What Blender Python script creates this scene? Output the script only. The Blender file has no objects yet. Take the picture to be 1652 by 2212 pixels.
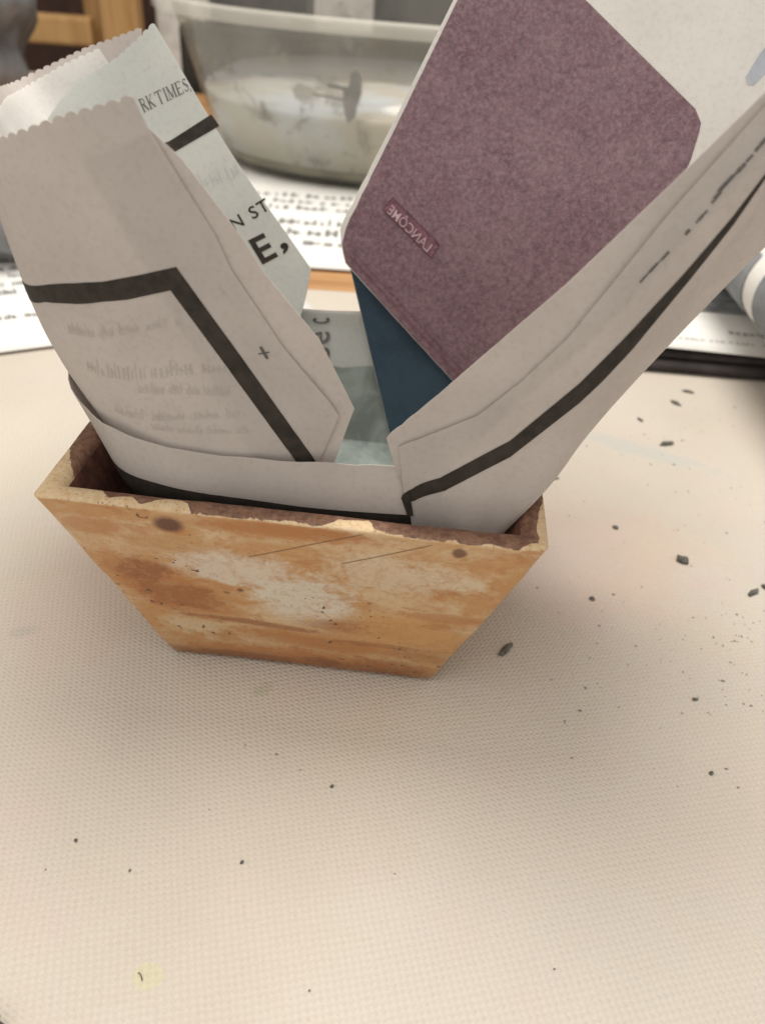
import bpy, bmesh, math, random
from mathutils import Vector, Matrix, noise
from mathutils.geometry import delaunay_2d_cdt

random.seed(7)
scene = bpy.context.scene
COL = scene.collection

# ------------------------------------------------------------------ camera
CAM_POS = Vector((0.01541, -0.17680, 0.15443))
PITCH, ROLL = 0.62719, 0.07533
fwd = Vector((0, math.cos(PITCH), -math.sin(PITCH)))
r0 = Vector((1, 0, 0)); u0 = r0.cross(fwd)
right = math.cos(ROLL) * r0 + math.sin(ROLL) * u0
up = -math.sin(ROLL) * r0 + math.cos(ROLL) * u0
cam_data = bpy.data.cameras.new('camera')
cam = bpy.data.objects.new('camera', cam_data); COL.objects.link(cam)
M = Matrix((right, up, -fwd)).transposed().to_4x4(); M.translation = CAM_POS
cam.matrix_world = M
cam_data.sensor_fit = 'VERTICAL'; cam_data.sensor_height = 4.9; cam_data.sensor_width = 3.66
cam_data.lens = 4.9 * 1805 / 2212
cam_data.clip_start = 0.005; cam_data.clip_end = 30
cam_data.dof.use_dof = True; cam_data.dof.focus_distance = 0.172; cam_data.dof.aperture_fstop = 2.7
scene.camera = cam

# ------------------------------------------------------------------ light (warm indoor ceiling lamp, added front fill)
world = bpy.data.worlds.new('World'); scene.world = world; world.use_nodes = True
bg = world.node_tree.nodes['Background']
bg.inputs[0].default_value = (1.0, 0.94, 0.87, 1); bg.inputs[1].default_value = 0.57

def area(name, loc, target, size, power, color):
    d = bpy.data.lights.new(name, 'AREA'); d.shape = 'DISK'; d.size = size; d.energy = power; d.color = color
    o = bpy.data.objects.new(name, d); COL.objects.link(o); o.location = loc
    o.rotation_euler = (Vector(target) - Vector(loc)).to_track_quat('-Z', 'Y').to_euler()
    return o
area('ceiling_lamp', (0.03, 0.26, 0.95), (0.0, 0.03, 0.0), 0.60, 9.4, (1.0, 0.95, 0.88))
area('front_fill', (-0.25, -0.55, 1.15), (0.0, 0.05, 0.05), 1.1, 5.6, (1.0, 0.95, 0.88))  # added fill from the camera side to flatten the shading

vs = scene.view_settings
vs.view_transform = 'Standard'; vs.look = 'None'; vs.exposure = 0.06; vs.gamma = 1.0; vs.use_curve_mapping = False
scene.render.engine = 'CYCLES'
scene.cycles.max_bounces = 10; scene.cycles.transparent_max_bounces = 12

# ------------------------------------------------------------------ helpers
YAW = -0.05502
def tag(o, label=None, cat=None, group=None, kind=None):
    if label: o['label'] = label
    if cat: o['category'] = cat
    if group: o['group'] = group
    if kind: o['kind'] = kind
    return o
def link(name, me, mat=None, parent=None, smooth=True):
    o = bpy.data.objects.new(name, me); COL.objects.link(o)
    if mat:
        for m in (mat if isinstance(mat, (list, tuple)) else [mat]): me.materials.append(m)
    if parent: o.parent = parent
    if smooth: me.polygons.foreach_set('use_smooth', [True] * len(me.polygons))
    return o
def empty(name, loc=(0, 0, 0), rz=0):
    o = bpy.data.objects.new(name, None); COL.objects.link(o); o.empty_display_size = 0.01
    o.location = loc; o.rotation_euler.z = rz
    return o
def mesh(name, verts, faces):
    me = bpy.data.meshes.new(name); me.from_pydata([tuple(v) for v in verts], [], faces); me.update(); return me
def from_bm(name, bm, mat, parent=None, smooth=False):
    bmesh.ops.recalc_face_normals(bm, faces=bm.faces)
    me = bpy.data.meshes.new(name); bm.to_mesh(me); bm.free()
    return link(name, me, mat, parent, smooth)
def bm_box(bm, c, s, bevel=0.0, rot=0.0):
    g = bmesh.ops.create_cube(bm, size=1.0)
    vsx = g['verts']
    for v in vsx: v.co = Vector((v.co.x * s[0], v.co.y * s[1], v.co.z * s[2]))
    if bevel:
        es = list({e for v in vsx for e in v.link_edges})
        r = bmesh.ops.bevel(bm, geom=es, offset=bevel, segments=2, affect='EDGES', profile=0.6)
        vsx = list({v for f in r['faces'] for v in f.verts} | {v for v in vsx if v.is_valid})
    bmesh.ops.rotate(bm, verts=vsx, cent=(0, 0, 0), matrix=Matrix.Rotation(rot, 3, 'Z'))
    bmesh.ops.translate(bm, verts=vsx, vec=c)
    return vsx

# ------------------------------------------------------------------ material helpers
class N:
    """small node builder"""
    def __init__(self, name):
        self.m = bpy.data.materials.new(name); self.m.use_nodes = True
        self.t = self.m.node_tree; self.b = self.t.nodes['Principled BSDF']
        self.out = self.t.nodes['Material Output']
    def n(self, typ, **kw):
        x = self.t.nodes.new(typ)
        for k, v in kw.items(): setattr(x, k, v)
        return x
    def l(self, a, b): self.t.links.new(a, b)
    def coord(self, scale=(1, 1, 1), rot=0.0):
        tc = self.n('ShaderNodeTexCoord'); mp = self.n('ShaderNodeMapping')
        mp.inputs['Scale'].default_value = scale; mp.inputs['Rotation'].default_value = (0, 0, rot)
        self.l(tc.outputs['Object'], mp.inputs[0]); return mp.outputs[0]
    def noise(self, vec, scale, detail=4, rough=0.55, dist=0.0):
        x = self.n('ShaderNodeTexNoise'); x.inputs['Scale'].default_value = scale
        x.inputs['Detail'].default_value = detail; x.inputs['Roughness'].default_value = rough
        x.inputs['Distortion'].default_value = dist
        self.l(vec, x.inputs['Vector']); return x.outputs['Fac']
    def rng(self, v, a, b, lo=0.0, hi=1.0):
        x = self.n('ShaderNodeMapRange', interpolation_type='SMOOTHSTEP'); self.l(v, x.inputs[0])
        for i, q in enumerate((a, b, lo, hi)): x.inputs[i + 1].default_value = q
        return x.outputs[0]
    def mix(self, f, a, b):
        x = self.n('ShaderNodeMix', data_type='RGBA')
        if isinstance(f, (int, float)): x.inputs[0].default_value = f
        else: self.l(f, x.inputs[0])
        for s, i in ((a, 6), (b, 7)):
            if isinstance(s, (tuple, list)): x.inputs[i].default_value = (*s[:3], 1)
            else: self.l(s, x.inputs[i])
        return x.outputs[2]
    def math(self, op, a, b=None, c=None):
        x = self.n('ShaderNodeMath', operation=op)
        for i, s in enumerate((a, b, c)):
            if s is None: continue
            if isinstance(s, (int, float)): x.inputs[i].default_value = s
            else: self.l(s, x.inputs[i])
        return x.outputs[0]
    def bump(self, h, strength, dist):
        x = self.n('ShaderNodeBump'); x.inputs['Strength'].default_value = strength; x.inputs['Distance'].default_value = dist
        self.l(h, x.inputs['Height']); self.l(x.outputs[0], self.b.inputs['Normal']); return x.outputs[0]
    def color(self, c):
        if isinstance(c, (tuple, list)): self.b.inputs['Base Color'].default_value = (*c[:3], 1)
        else: self.l(c, self.b.inputs['Base Color'])
    def set(self, rough=0.6, spec=0.3, metal=0.0):
        self.b.inputs['Roughness'].default_value = rough; self.b.inputs['Specular IOR Level'].default_value = spec
        self.b.inputs['Metallic'].default_value = metal

def paper_mat(name, c1, c2, trans=0.35, spec=0.12):
    k = N(name); v = k.coord()
    f = k.noise(v, 900, 3); g = k.noise(v, 45, 3)
    col = k.mix(k.rng(g, 0.3, 0.7), c1, c2)
    col = k.mix(k.math('MULTIPLY', k.rng(f, 0.45, 0.75), 0.14), col, (c1[0] * .55, c1[1] * .5, c1[2] * .46))
    k.color(col); k.set(0.85, spec)
    w2 = k.noise(v, 150, 4, .6, .6)
    nb = k.bump(k.math('ADD', k.math('ADD', k.math('MULTIPLY', f, .16), g), k.math('MULTIPLY', w2, .3)), 0.13, 0.0012)
    tr = k.n('ShaderNodeBsdfTranslucent'); k.l(col, tr.inputs[0]); k.l(nb, tr.inputs['Normal'])
    mx = k.n('ShaderNodeMixShader'); mx.inputs[0].default_value = trans
    k.l(k.b.outputs[0], mx.inputs[1]); k.l(tr.outputs[0], mx.inputs[2]); k.l(mx.outputs[0], k.out.inputs[0])
    return k.m
def plain(name, c, rough=0.6, spec=0.3, var=0.15, scale=60):
    k = N(name); v = k.coord(); f = k.noise(v, scale, 4)
    k.color(k.mix(k.rng(f, .3, .7), tuple(x * (1 - var) for x in c), tuple(min(1, x * (1 + var)) for x in c)))
    k.set(rough, spec); return k.m

MAT = {}
MAT['newsprint'] = paper_mat('newsprint', (0.61, 0.565, 0.535), (0.67, 0.625, 0.59), 0.32)
MAT['newsprint_cool'] = paper_mat('newsprint_cool', (0.70, 0.72, 0.70), (0.76, 0.78, 0.755), 0.45)
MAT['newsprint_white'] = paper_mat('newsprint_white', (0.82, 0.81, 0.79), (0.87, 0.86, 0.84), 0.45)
MAT['page'] = paper_mat('table_page', (0.80, 0.79, 0.76), (0.86, 0.85, 0.82), 0.1)
MAT['ink'] = plain('black_ink', (0.040, 0.034, 0.029), 0.75, 0.2, 0.25, 400)
MAT['bluegrey_ink'] = plain('bluegrey_ink', (0.40, 0.43, 0.48), 0.8, 0.2, 0.1, 300)
MAT['page_ink'] = plain('page_ink', (0.20, 0.20, 0.195), 0.8, 0.2, 0.2, 300)
MAT['grey_ink'] = plain('grey_ink', (0.13, 0.125, 0.12), 0.8, 0.2, 0.2, 300)
MAT['ghost_ink'] = paper_mat('ghost_ink', (0.555, 0.513, 0.487), (0.605, 0.562, 0.532), 0.32)
MAT['photo_ink'] = plain('photo_ink', (0.24, 0.25, 0.26), 0.8, 0.2, 0.5, 90)
MAT['pale_ink'] = plain('pale_pink_ink', (0.46, 0.34, 0.36), 0.75, 0.2, 0.2, 600)
MAT['plum_ink'] = plain('plum_ink', (0.14, 0.05, 0.075), 0.75, 0.2, 0.3, 700)
k = N('purple_ink'); v = k.coord(); f = k.noise(v, 1000, 9, .9); g = k.noise(v, 55, 4); h = k.noise(v, 500, 3); f2 = k.noise(v, 480, 9, .85)
c = k.mix(k.rng(g, .3, .7), (0.145, 0.070, 0.093), (0.190, 0.108, 0.130))
c = k.mix(k.math('MULTIPLY', k.rng(f, .42, .60), .55), c, (0.35, 0.262, 0.275))
c = k.mix(k.math('MULTIPLY', k.rng(f2, .48, .62), .60), c, (0.085, 0.050, 0.056))
k.color(c); k.set(0.55, 0.35); k.bump(h, .1, .0006); MAT['purple'] = k.m
k = N('blue_ink'); v = k.coord(); g = k.noise(v, 70, 4); f = k.noise(v, 900, 2)
c = k.mix(k.rng(g, .3, .7), (0.024, 0.046, 0.075), (0.040, 0.074, 0.108))
c = k.mix(k.math('MULTIPLY', k.rng(f, .5, .7), .3), c, (0.06, 0.09, 0.115)); k.color(c); k.set(0.65, 0.3); MAT['blue'] = k.m
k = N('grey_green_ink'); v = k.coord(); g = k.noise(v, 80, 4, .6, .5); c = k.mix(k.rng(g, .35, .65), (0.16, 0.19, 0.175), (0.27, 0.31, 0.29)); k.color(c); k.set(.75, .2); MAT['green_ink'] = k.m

# sheet control points (mm) and print positions in sheet coordinates
SHEETS = {
 'left_flap': [[(18.0,-30.5,25.0),(2.0,-31.0,24.0),(-14.0,-30.0,23.0),(-24.0,-24.0,22.0),(-28.0,-4.0,22.0),(-27.0,15.0,22.0),(-18.0,29.0,23.0),(0.0,30.0,24.0),(16.0,30.0,25.0)],
  [(11.7,-40.0,71.1),(-10.8,-40.6,62.3),(-28.6,-38.3,59.7),(-40.4,-29.5,61.3),(-43.0,-4.2,60.0),(-42.6,21.0,58.8),(-38.0,37.0,58.0),(-20.0,39.5,64.0),(0.0,40.0,70.0)],
  [(1.4,-42.4,89.6),(-17.2,-42.6,82.9),(-34.7,-40.2,76.8),(-48.8,-31.0,78.9),(-54.6,-3.1,77.6),(-57.4,24.8,76.4),(-54.9,42.4,75.6),(-37.8,46.7,82.1),(-18.6,47.4,88.3)],
  [(-8.7,-44.5,108.0),(-25.5,-44.8,101.9),(-38.6,-43.5,96.9),(-50.9,-34.5,93.2),(-62.0,-3.3,92.8),(-70.0,27.9,92.3),(-70.7,47.5,92.1),(-54.6,53.5,99.0),(-36.1,54.3,105.5)],
  [(-21.5,-47.0,130.5),(-32.7,-47.5,127.2),(-43.3,-46.0,123.2),(-54.0,-37.0,118.8),(-71.5,-2.4,116.6),(-85.9,32.2,114.4),(-90.8,54.0,112.9),(-75.7,62.0,120.5),(-58.2,63.0,127.3)]],
 'left_margin': [[(21.3,-38.6,60.7),(-3.9,-38.6,55.7)],
  [(16.1,-39.6,71.9),(-7.3,-39.9,63.4)],
  [(7.0,-41.9,92.2),(-15.6,-42.1,83.3)],
  [(-5.2,-44.1,109.3),(-24.0,-44.4,102.1)],
  [(-15.0,-45.6,123.1),(-30.8,-45.9,116.6)],
  [(-19.8,-46.5,128.7),(-33.7,-46.8,123.2)]],
 'left_back': [[(7.7,33.0,43.4),(-12.9,31.0,34.7),(-28.7,28.0,25.2)],
  [(-4.9,38.5,69.1),(-25.9,37.5,56.0),(-42.9,35.0,45.5)],
  [(-30.8,49.0,100.5),(-49.7,48.0,89.8),(-67.0,44.0,80.9)],
  [(-52.2,60.0,130.0),(-70.6,58.0,119.7),(-87.1,50.0,110.1)]],
 'cuff': [[(23.0,-31.5,24.0),(15.0,-31.5,24.0),(5.5,-31.5,24.0),(-5.5,-31.5,24.0),(-14.0,-31.0,24.0),(-21.0,-30.0,24.0),(-26.0,-26.0,24.0),(-28.0,-20.0,24.0),(-29.0,-8.0,24.0),(-29.0,14.0,24.0),(-22.0,30.0,24.0),(-7.0,33.4,24.0),(7.0,33.4,24.0),(23.0,33.4,24.0)],
  [(26.1,-34.3,34.7),(17.0,-34.7,34.7),(6.2,-35.1,34.7),(-6.7,-35.1,34.7),(-17.3,-34.7,34.7),(-25.2,-33.3,34.7),(-30.1,-29.0,34.7),(-32.1,-23.0,34.7),(-33.3,-9.3,34.7),(-33.0,16.0,34.7),(-25.7,33.0,34.7),(-8.3,36.5,34.7),(8.0,36.5,34.7),(26.0,36.5,34.7)],
  [(29.3,-37.2,45.3),(19.0,-38.0,45.3),(7.0,-38.6,45.3),(-8.0,-38.7,45.3),(-20.7,-38.3,45.3),(-29.3,-36.7,45.3),(-34.3,-32.0,45.3),(-36.2,-26.0,45.3),(-37.7,-10.7,45.3),(-37.0,18.0,45.3),(-29.3,36.0,45.3),(-9.7,39.7,45.3),(9.0,39.7,45.3),(29.0,39.7,45.3)],
  [(32.4,-40.0,56.0),(21.0,-41.2,56.0),(7.7,-42.2,56.0),(-9.2,-42.3,56.0),(-24.0,-42.0,56.0),(-33.5,-40.0,56.0),(-38.4,-35.0,56.0),(-40.3,-29.0,56.0),(-42.0,-12.0,56.0),(-41.0,20.0,56.0),(-33.0,39.0,56.0),(-11.0,42.8,56.0),(10.0,42.8,56.0),(32.0,42.8,56.0)],
  [(32.5,-40.2,67.5),(21.0,-41.2,67.8),(7.7,-42.0,67.4),(-9.8,-42.3,66.7),(-25.7,-42.0,67.2),(-35.2,-40.5,68.9),(-42.2,-36.3,70.1),(-46.9,-32.5,75.0),(-51.0,-12.0,77.0),(-48.0,20.0,72.0),(-38.0,40.0,64.0),(-12.0,43.5,61.8),(10.0,43.5,63.2),(32.0,43.5,64.0)]],
 'right_flap': [[(24.0,-40.0,46.0),(31.0,-40.0,46.0),(36.5,-39.3,45.5),(39.4,-34.0,45.0),(38.0,5.0,30.0),(34.0,29.0,30.0)],
  [(17.9,-43.0,73.2),(29.3,-43.0,65.2),(39.4,-42.3,62.8),(47.7,-38.0,61.2),(50.7,-20.0,61.2),(49.7,33.0,62.2)],
  [(27.8,-45.0,87.8),(37.4,-44.6,82.3),(46.9,-42.6,77.9),(52.9,-36.0,72.9),(58.9,-18.0,72.9),(57.9,33.0,74.9)],
  [(43.9,-47.0,108.3),(51.6,-46.5,102.4),(58.3,-43.0,97.1),(62.1,-35.0,95.0),(73.1,-17.0,95.0),(72.1,33.0,98.0)],
  [(55.5,-47.0,123.8),(61.5,-46.4,119.4),(67.4,-42.0,114.8),(71.0,-33.0,113.3),(86.0,-15.0,113.3),(85.0,33.0,117.3)],
  [(68.7,-45.0,140.5),(73.0,-44.4,137.6),(77.8,-40.0,134.6),(81.6,-31.0,133.7),(100.6,-13.0,133.7),(99.6,33.0,138.7)]],
 'right_margin': [[(22.0,-39.3,46.0),(31.0,-39.3,46.0)],
  [(16.7,-42.5,74.7),(29.1,-42.5,66.5)],
  [(27.1,-44.6,88.5),(37.5,-44.1,82.0)],
  [(43.9,-46.5,108.5),(51.6,-46.0,102.2)],
  [(55.5,-46.5,124.1),(61.6,-45.9,119.3)],
  [(68.8,-44.6,140.8),(73.2,-43.9,137.6)]],
 'right_back': [[(18.1,33.0,44.6),(44.2,33.4,43.0),(70.1,33.5,54.4)],
  [(-4.5,41.0,85.1),(46.4,43.0,86.8),(87.2,40.0,86.9)],
  [(7.8,51.0,114.1),(53.6,53.0,115.2),(96.4,48.0,118.5)],
  [(22.6,61.0,142.7),(64.8,63.0,145.4),(110.1,56.0,148.8)]],
 'blue': [[(14.2,28.8,8.8),(34.9,29.0,11.4),(47.7,29.0,18.1)],
  [(10.4,35.6,37.9),(27.3,36.0,42.6),(43.6,36.0,47.3)],
  [(-2.1,43.5,78.4),(17.0,44.0,78.8),(39.6,44.0,75.9)]],
}
MARKS = {
 'left_flap_edge': [(0.0411,0.2347),(0.0243,0.2707),(0.0062,0.3123),(0.0064,0.3377),(0.0083,0.3864),(0.0091,0.4379),(0.011,0.4854),(0.0146,0.5268),(0.0158,0.5769),(0.017,0.6256),(0.0182,0.6719),(0.0194,0.7148),(0.017,0.7491),(0.0146,0.7808),(0.0151,0.8115),(0.0156,0.8405),(0.0162,0.8683),(0.0168,0.8969),(0.0175,0.9245),(0.0183,0.9515),(0.0159,0.9747),(0.0132,0.9976)],
 'left_margin_edge': [(0.4279,0.1565),(0.3055,0.2097),(0.1903,0.2478),(0.0803,0.2799),(0.0874,0.3133),(0.0914,0.3454),(0.0907,0.3773),(0.0827,0.4104),(0.1007,0.4439),(0.1127,0.4768),(0.121,0.5094),(0.1278,0.5419),(0.113,0.5802),(0.1016,0.6192),(0.1074,0.6493),(0.1135,0.6795),(0.1196,0.7103),(0.1253,0.7428),(0.1299,0.7784),(0.1696,0.8285),(0.2031,0.9053)],
 'left_back_out': [(0.2202,0.3111),(0.0285,0.4025),(0.0847,0.9849),(0.2143,0.9864),(0.3819,0.9615),(0.5917,0.9578),(0.6861,0.9617),(0.8484,0.9405),(0.9802,0.9201),(0.9614,0.8742)],
 'right_flap_edge': [(0.0561,0.0864),(0.0498,0.1247),(0.0507,0.1708),(0.0331,0.2136),(0.0687,0.2619),(0.093,0.3068),(0.1155,0.3465),(0.141,0.3812),(0.1509,0.4251),(0.1571,0.4631),(0.1534,0.492),(0.1492,0.5196),(0.1455,0.5466),(0.1335,0.5723),(0.1232,0.5988),(0.1148,0.6268),(0.1076,0.6561),(0.1014,0.686),(0.0956,0.7161),(0.0898,0.7456),(0.0833,0.7736),(0.0795,0.8012),(0.075,0.8272),(0.0702,0.8521),(0.0652,0.8763),(0.0597,0.8997),(0.0539,0.9227),(0.0477,0.9452)],
 'right_margin_edge': [(0.3891,0.0779),(0.3385,0.1114),(0.2737,0.1431),(0.1844,0.1732),(0.062,0.2022),(0.1634,0.2524),(0.1637,0.3049),(0.1205,0.353),(0.0935,0.3933),(0.0899,0.4254),(0.0826,0.4532),(0.0733,0.4786),(0.0635,0.5026),(0.0542,0.5259),(0.0464,0.5489),(0.0414,0.5724),(0.0407,0.597),(0.0305,0.6241),(0.0261,0.6527),(0.0273,0.6824),(0.0328,0.7126),(0.0406,0.7422),(0.0483,0.7705),(0.0537,0.7969),(0.0504,0.8213),(0.0472,0.8447),(0.044,0.8675),(0.0407,0.8896),(0.0373,0.9113),(0.0338,0.9325),(0.03,0.9534)],
 'right_back_out': [(0.0021,0.9669),(0.0074,0.9012),(0.0127,0.8344),(0.0172,0.7666),(0.0202,0.6977),(0.0234,0.627),(0.0348,0.5516),(0.0432,0.4752),(0.0378,0.4025),(0.012,0.3359),(0.0093,0.303),(0.0062,0.2629),(0.0483,0.2092),(0.093,0.1573),(0.1379,0.1162),(0.1956,0.0758),(0.2724,0.0362),(0.4418,0.0297),(0.602,0.0927),(0.6744,0.1282),(0.7374,0.1661),(0.7916,0.2072),(0.8344,0.2569),(0.8721,0.3097),(0.9077,0.3647),(0.9439,0.4203)],
 'purple_ink': [(0.0137,0.967),(0.0182,0.9135),(0.0227,0.8593),(0.027,0.8044),(0.0304,0.7488),(0.0327,0.6925),(0.0351,0.635),(0.0436,0.574),(0.0527,0.5113),(0.0556,0.4497),(0.0477,0.3915),(0.0262,0.3376),(0.0126,0.3042),(0.009,0.2635),(0.0371,0.2275),(0.0653,0.1924),(0.0958,0.1579),(0.1407,0.1169),(0.1983,0.0768),(0.2749,0.0373),(0.4415,0.0306),(0.5259,0.0651),(0.5991,0.0975),(0.6712,0.1328),(0.734,0.1705),(0.7884,0.2114),(0.8261,0.2539),(0.8598,0.2989),(0.8913,0.3457),(0.86,0.4229),(0.8584,0.4954),(0.8571,0.5678),(0.8468,0.6301),(0.8384,0.6545),(0.8047,0.6871),(0.7292,0.7306),(0.6542,0.7739),(0.5796,0.8166),(0.5051,0.8587),(0.4299,0.9005),(0.3535,0.9424),(0.3121,0.9685),(0.2378,0.9681),(0.1631,0.9677),(0.0883,0.9673)],
 'fold1': [(0.0225,0.278),(0.0476,0.2481),(0.0723,0.219),(0.0979,0.1906),(0.1256,0.1627),(0.1568,0.1353),(0.193,0.1082),(0.236,0.0815),(0.2875,0.055),(0.2944,0.0582),(0.2429,0.0847),(0.1998,0.1114),(0.1634,0.1383),(0.1319,0.1658),(0.1039,0.1936),(0.0779,0.2221),(0.0528,0.2512),(0.0273,0.2811)],
 'fold2': [(0.0376,0.2864),(0.064,0.2564),(0.0898,0.2274),(0.1166,0.1991),(0.1454,0.1714),(0.1776,0.1442),(0.2146,0.1175),(0.2582,0.091),(0.3099,0.0647),(0.3132,0.0663),(0.2614,0.0926),(0.2178,0.119),(0.1807,0.1457),(0.1483,0.1729),(0.1194,0.2006),(0.0925,0.2289),(0.0664,0.258),(0.0399,0.288)],
 'blue_out': [(0.0107,0.9651),(0.0106,0.8912),(0.0093,0.8165),(0.0084,0.7399),(0.0094,0.6593),(0.015,0.5723),(0.0293,0.4743),(0.0564,0.36),(0.1182,0.2256)],
 'bar': [(0.375,0.7749),(0.2856,0.7743),(0.2452,0.7708),(0.2092,0.7655),(0.1781,0.7581),(0.1244,0.7516),(0.0983,0.7497),(0.0744,0.7476),(0.0718,0.7131),(0.0699,0.6757),(0.0684,0.6356),(0.0669,0.5935),(0.0652,0.5502),(0.063,0.5069),(0.0604,0.4615),(0.0582,0.4106),(0.0558,0.3592),(0.0529,0.3124),(0.049,0.2716),(0.0442,0.2361),(0.0401,0.2149),(0.0603,0.2245),(0.0631,0.2455),(0.0678,0.2851),(0.0721,0.3308),(0.0761,0.3826),(0.08,0.4368),(0.0839,0.4875),(0.0871,0.5335),(0.0894,0.5798),(0.091,0.6253),(0.0928,0.6687),(0.0951,0.7091),(0.1229,0.711),(0.1536,0.7135),(0.1926,0.7234),(0.2391,0.7299),(0.3072,0.7401),(0.3862,0.7249)],
 'plus': [(0.0444,0.5235),(0.0316,0.5215),(0.0374,0.539),(0.0376,0.5078)],
 'faint_line': [(0.0436,0.6918),(0.0386,0.6765),(0.0401,0.6643)],
 'ghost0': [(0.2832,0.663),(0.1083,0.6315),(0.1011,0.6582),(0.2755,0.6948)],
 'ghost1': [(0.2784,0.5571),(0.0901,0.5014),(0.083,0.5339),(0.2678,0.6038)],
 'ghost2': [(0.2085,0.4996),(0.0974,0.4387),(0.0924,0.4705),(0.2019,0.5313)],
 'ghost3': [(0.2668,0.4217),(0.0974,0.3785),(0.094,0.4066),(0.2579,0.4665)],
 'ghost4': [(0.2146,0.3746),(0.0954,0.3306),(0.093,0.3521),(0.2105,0.4049)],
 'rk': [(0.4102,0.8277),(0.0785,0.8214),(0.0627,0.8533),(0.4015,0.8629)],
 'backbar': [(0.3509,0.7546),(0.3534,0.7296),(0.0327,0.7322),(0.0403,0.7609),(0.4405,0.7582),(0.4492,0.7297)],
 'nst': [(0.2863,0.5376),(0.032,0.5422),(0.0275,0.5663),(0.2845,0.5617)],
 'e': [(0.2495,0.4565),(0.1465,0.4562),(0.1451,0.5097),(0.249,0.5108)],
 'comma': [(0.1197,0.4543),(0.0726,0.4537),(0.06,0.4739),(0.1046,0.476)],
 'ghostS': [(0.3501,0.6369),(0.0504,0.6223),(0.0343,0.6566),(0.3363,0.6719)],
 'cuffstripe_top': [(0.4875,0.85),(0.5063,0.736),(0.5673,0.4849),(0.2677,0.7997),(0.1827,0.7766),(0.0661,0.7583)],
 'usec': [(0.8661,0.4735),(0.8666,0.9127),(0.8498,0.8964),(0.8456,0.4651)],
 'gphoto': [(0.8591,0.5402),(0.881,0.5287),(0.9129,0.5592),(0.9388,0.5513),(0.9494,0.5401)],
 'rstripe_hi': [(0.0386,0.1159),(0.0878,0.1463),(0.1742,0.2164),(0.2074,0.2589),(0.2351,0.2972),(0.26,0.3324),(0.2838,0.3654),(0.2914,0.3985),(0.2975,0.429),(0.3014,0.4572),(0.3042,0.4839),(0.3067,0.5096),(0.3028,0.533),(0.2994,0.556),(0.2962,0.5846),(0.2963,0.6141),(0.2959,0.6421),(0.2975,0.6707),(0.3007,0.6993),(0.305,0.7275),(0.3066,0.7556),(0.3077,0.7824),(0.3078,0.8075),(0.3077,0.8314),(0.301,0.8542),(0.2941,0.8761),(0.2869,0.8975)],
 'rstripe_lo': [(0.0378,0.0999),(0.0909,0.1212),(0.2036,0.1921),(0.2421,0.2301),(0.2737,0.2651),(0.3015,0.2982),(0.3273,0.3301),(0.338,0.365),(0.3485,0.3977),(0.3586,0.428),(0.3673,0.456),(0.376,0.4826),(0.3773,0.5299),(0.3714,0.5628),(0.3687,0.5958),(0.3613,0.6265),(0.357,0.6576),(0.3551,0.6887),(0.3548,0.7193),(0.3527,0.7487),(0.3501,0.7766),(0.3464,0.8029),(0.3421,0.8278),(0.3296,0.8507),(0.3172,0.8728),(0.3049,0.8942)],
 'rdrop': [(0.0327,0.1116),(0.0777,0.1324),(0.0718,0.0854),(0.0411,0.0786)],
 'rtext': [(0.1805,0.6785),(0.1805,0.6975),(0.1904,0.7659),(0.1919,0.8176),(0.1685,0.8498),(0.1733,0.8801),(0.1633,0.9214)],
 'bluepatch': [(0.8879,0.762),(0.9031,0.746),(0.9204,0.743),(0.9293,0.7674),(0.9378,0.7917),(0.9458,0.8158),(0.9241,0.8472),(0.9028,0.8784),(0.898,0.8582),(0.8931,0.8379),(0.888,0.8175),(0.8881,0.7898)],
 'lan': [(0.2282,0.2936),(0.1239,0.3796),(0.1336,0.4054),(0.2467,0.3158)],
 'lanbox': [(0.2398,0.2826),(0.1112,0.3871),(0.1273,0.4196),(0.2609,0.3124)],
}

# ------------------------------------------------------------------ paper sheets: smooth lofts in millimetres
def cr(p, t):
    n = len(p) - 1; x = min(max(t, 0.0), 1.0) * n; i = min(int(x), n - 1); f = x - i
    b = p[i]; c = p[i + 1]
    a = p[i - 1] if i > 0 else 2 * p[0] - p[1]
    d = p[i + 2] if i + 2 <= n else 2 * p[n] - p[n - 1]
    return 0.5 * (2 * b + (c - a) * f + (2 * a - 5 * b + 4 * c - d) * (f * f) + (3 * b - a - 3 * c + d) * (f ** 3))
GRID = {k: [[Vector(q) for q in r] for r in g] for k, g in SHEETS.items()}
def S(name, s, t):
    return cr([cr(r, s) for r in GRID[name]], t) * 0.001
def SN(name, s, t):
    e = 0.004
    a = S(name, min(s + e, 1), t) - S(name, max(s - e, 0), t); b = S(name, s, min(t + e, 1)) - S(name, s, max(t - e, 0))
    return a.cross(b).normalized()
def inside(p, poly):
    x, y = p; c = False; j = len(poly) - 1
    for i in range(len(poly)):
        xi, yi = poly[i]; xj, yj = poly[j]
        if (yi > y) != (yj > y) and x < (xj - xi) * (y - yi) / (yj - yi) + xi: c = not c
        j = i
    return c
def dense(poly, step):
    out = []
    for i, a in enumerate(poly):
        b = poly[(i + 1) % len(poly)]
        n = max(1, int(max(abs(a[0] - b[0]), abs(a[1] - b[1])) / step))
        out += [(a[0] + (b[0] - a[0]) * q / n, a[1] + (b[1] - a[1]) * q / n) for q in range(n)]
    return out
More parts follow.
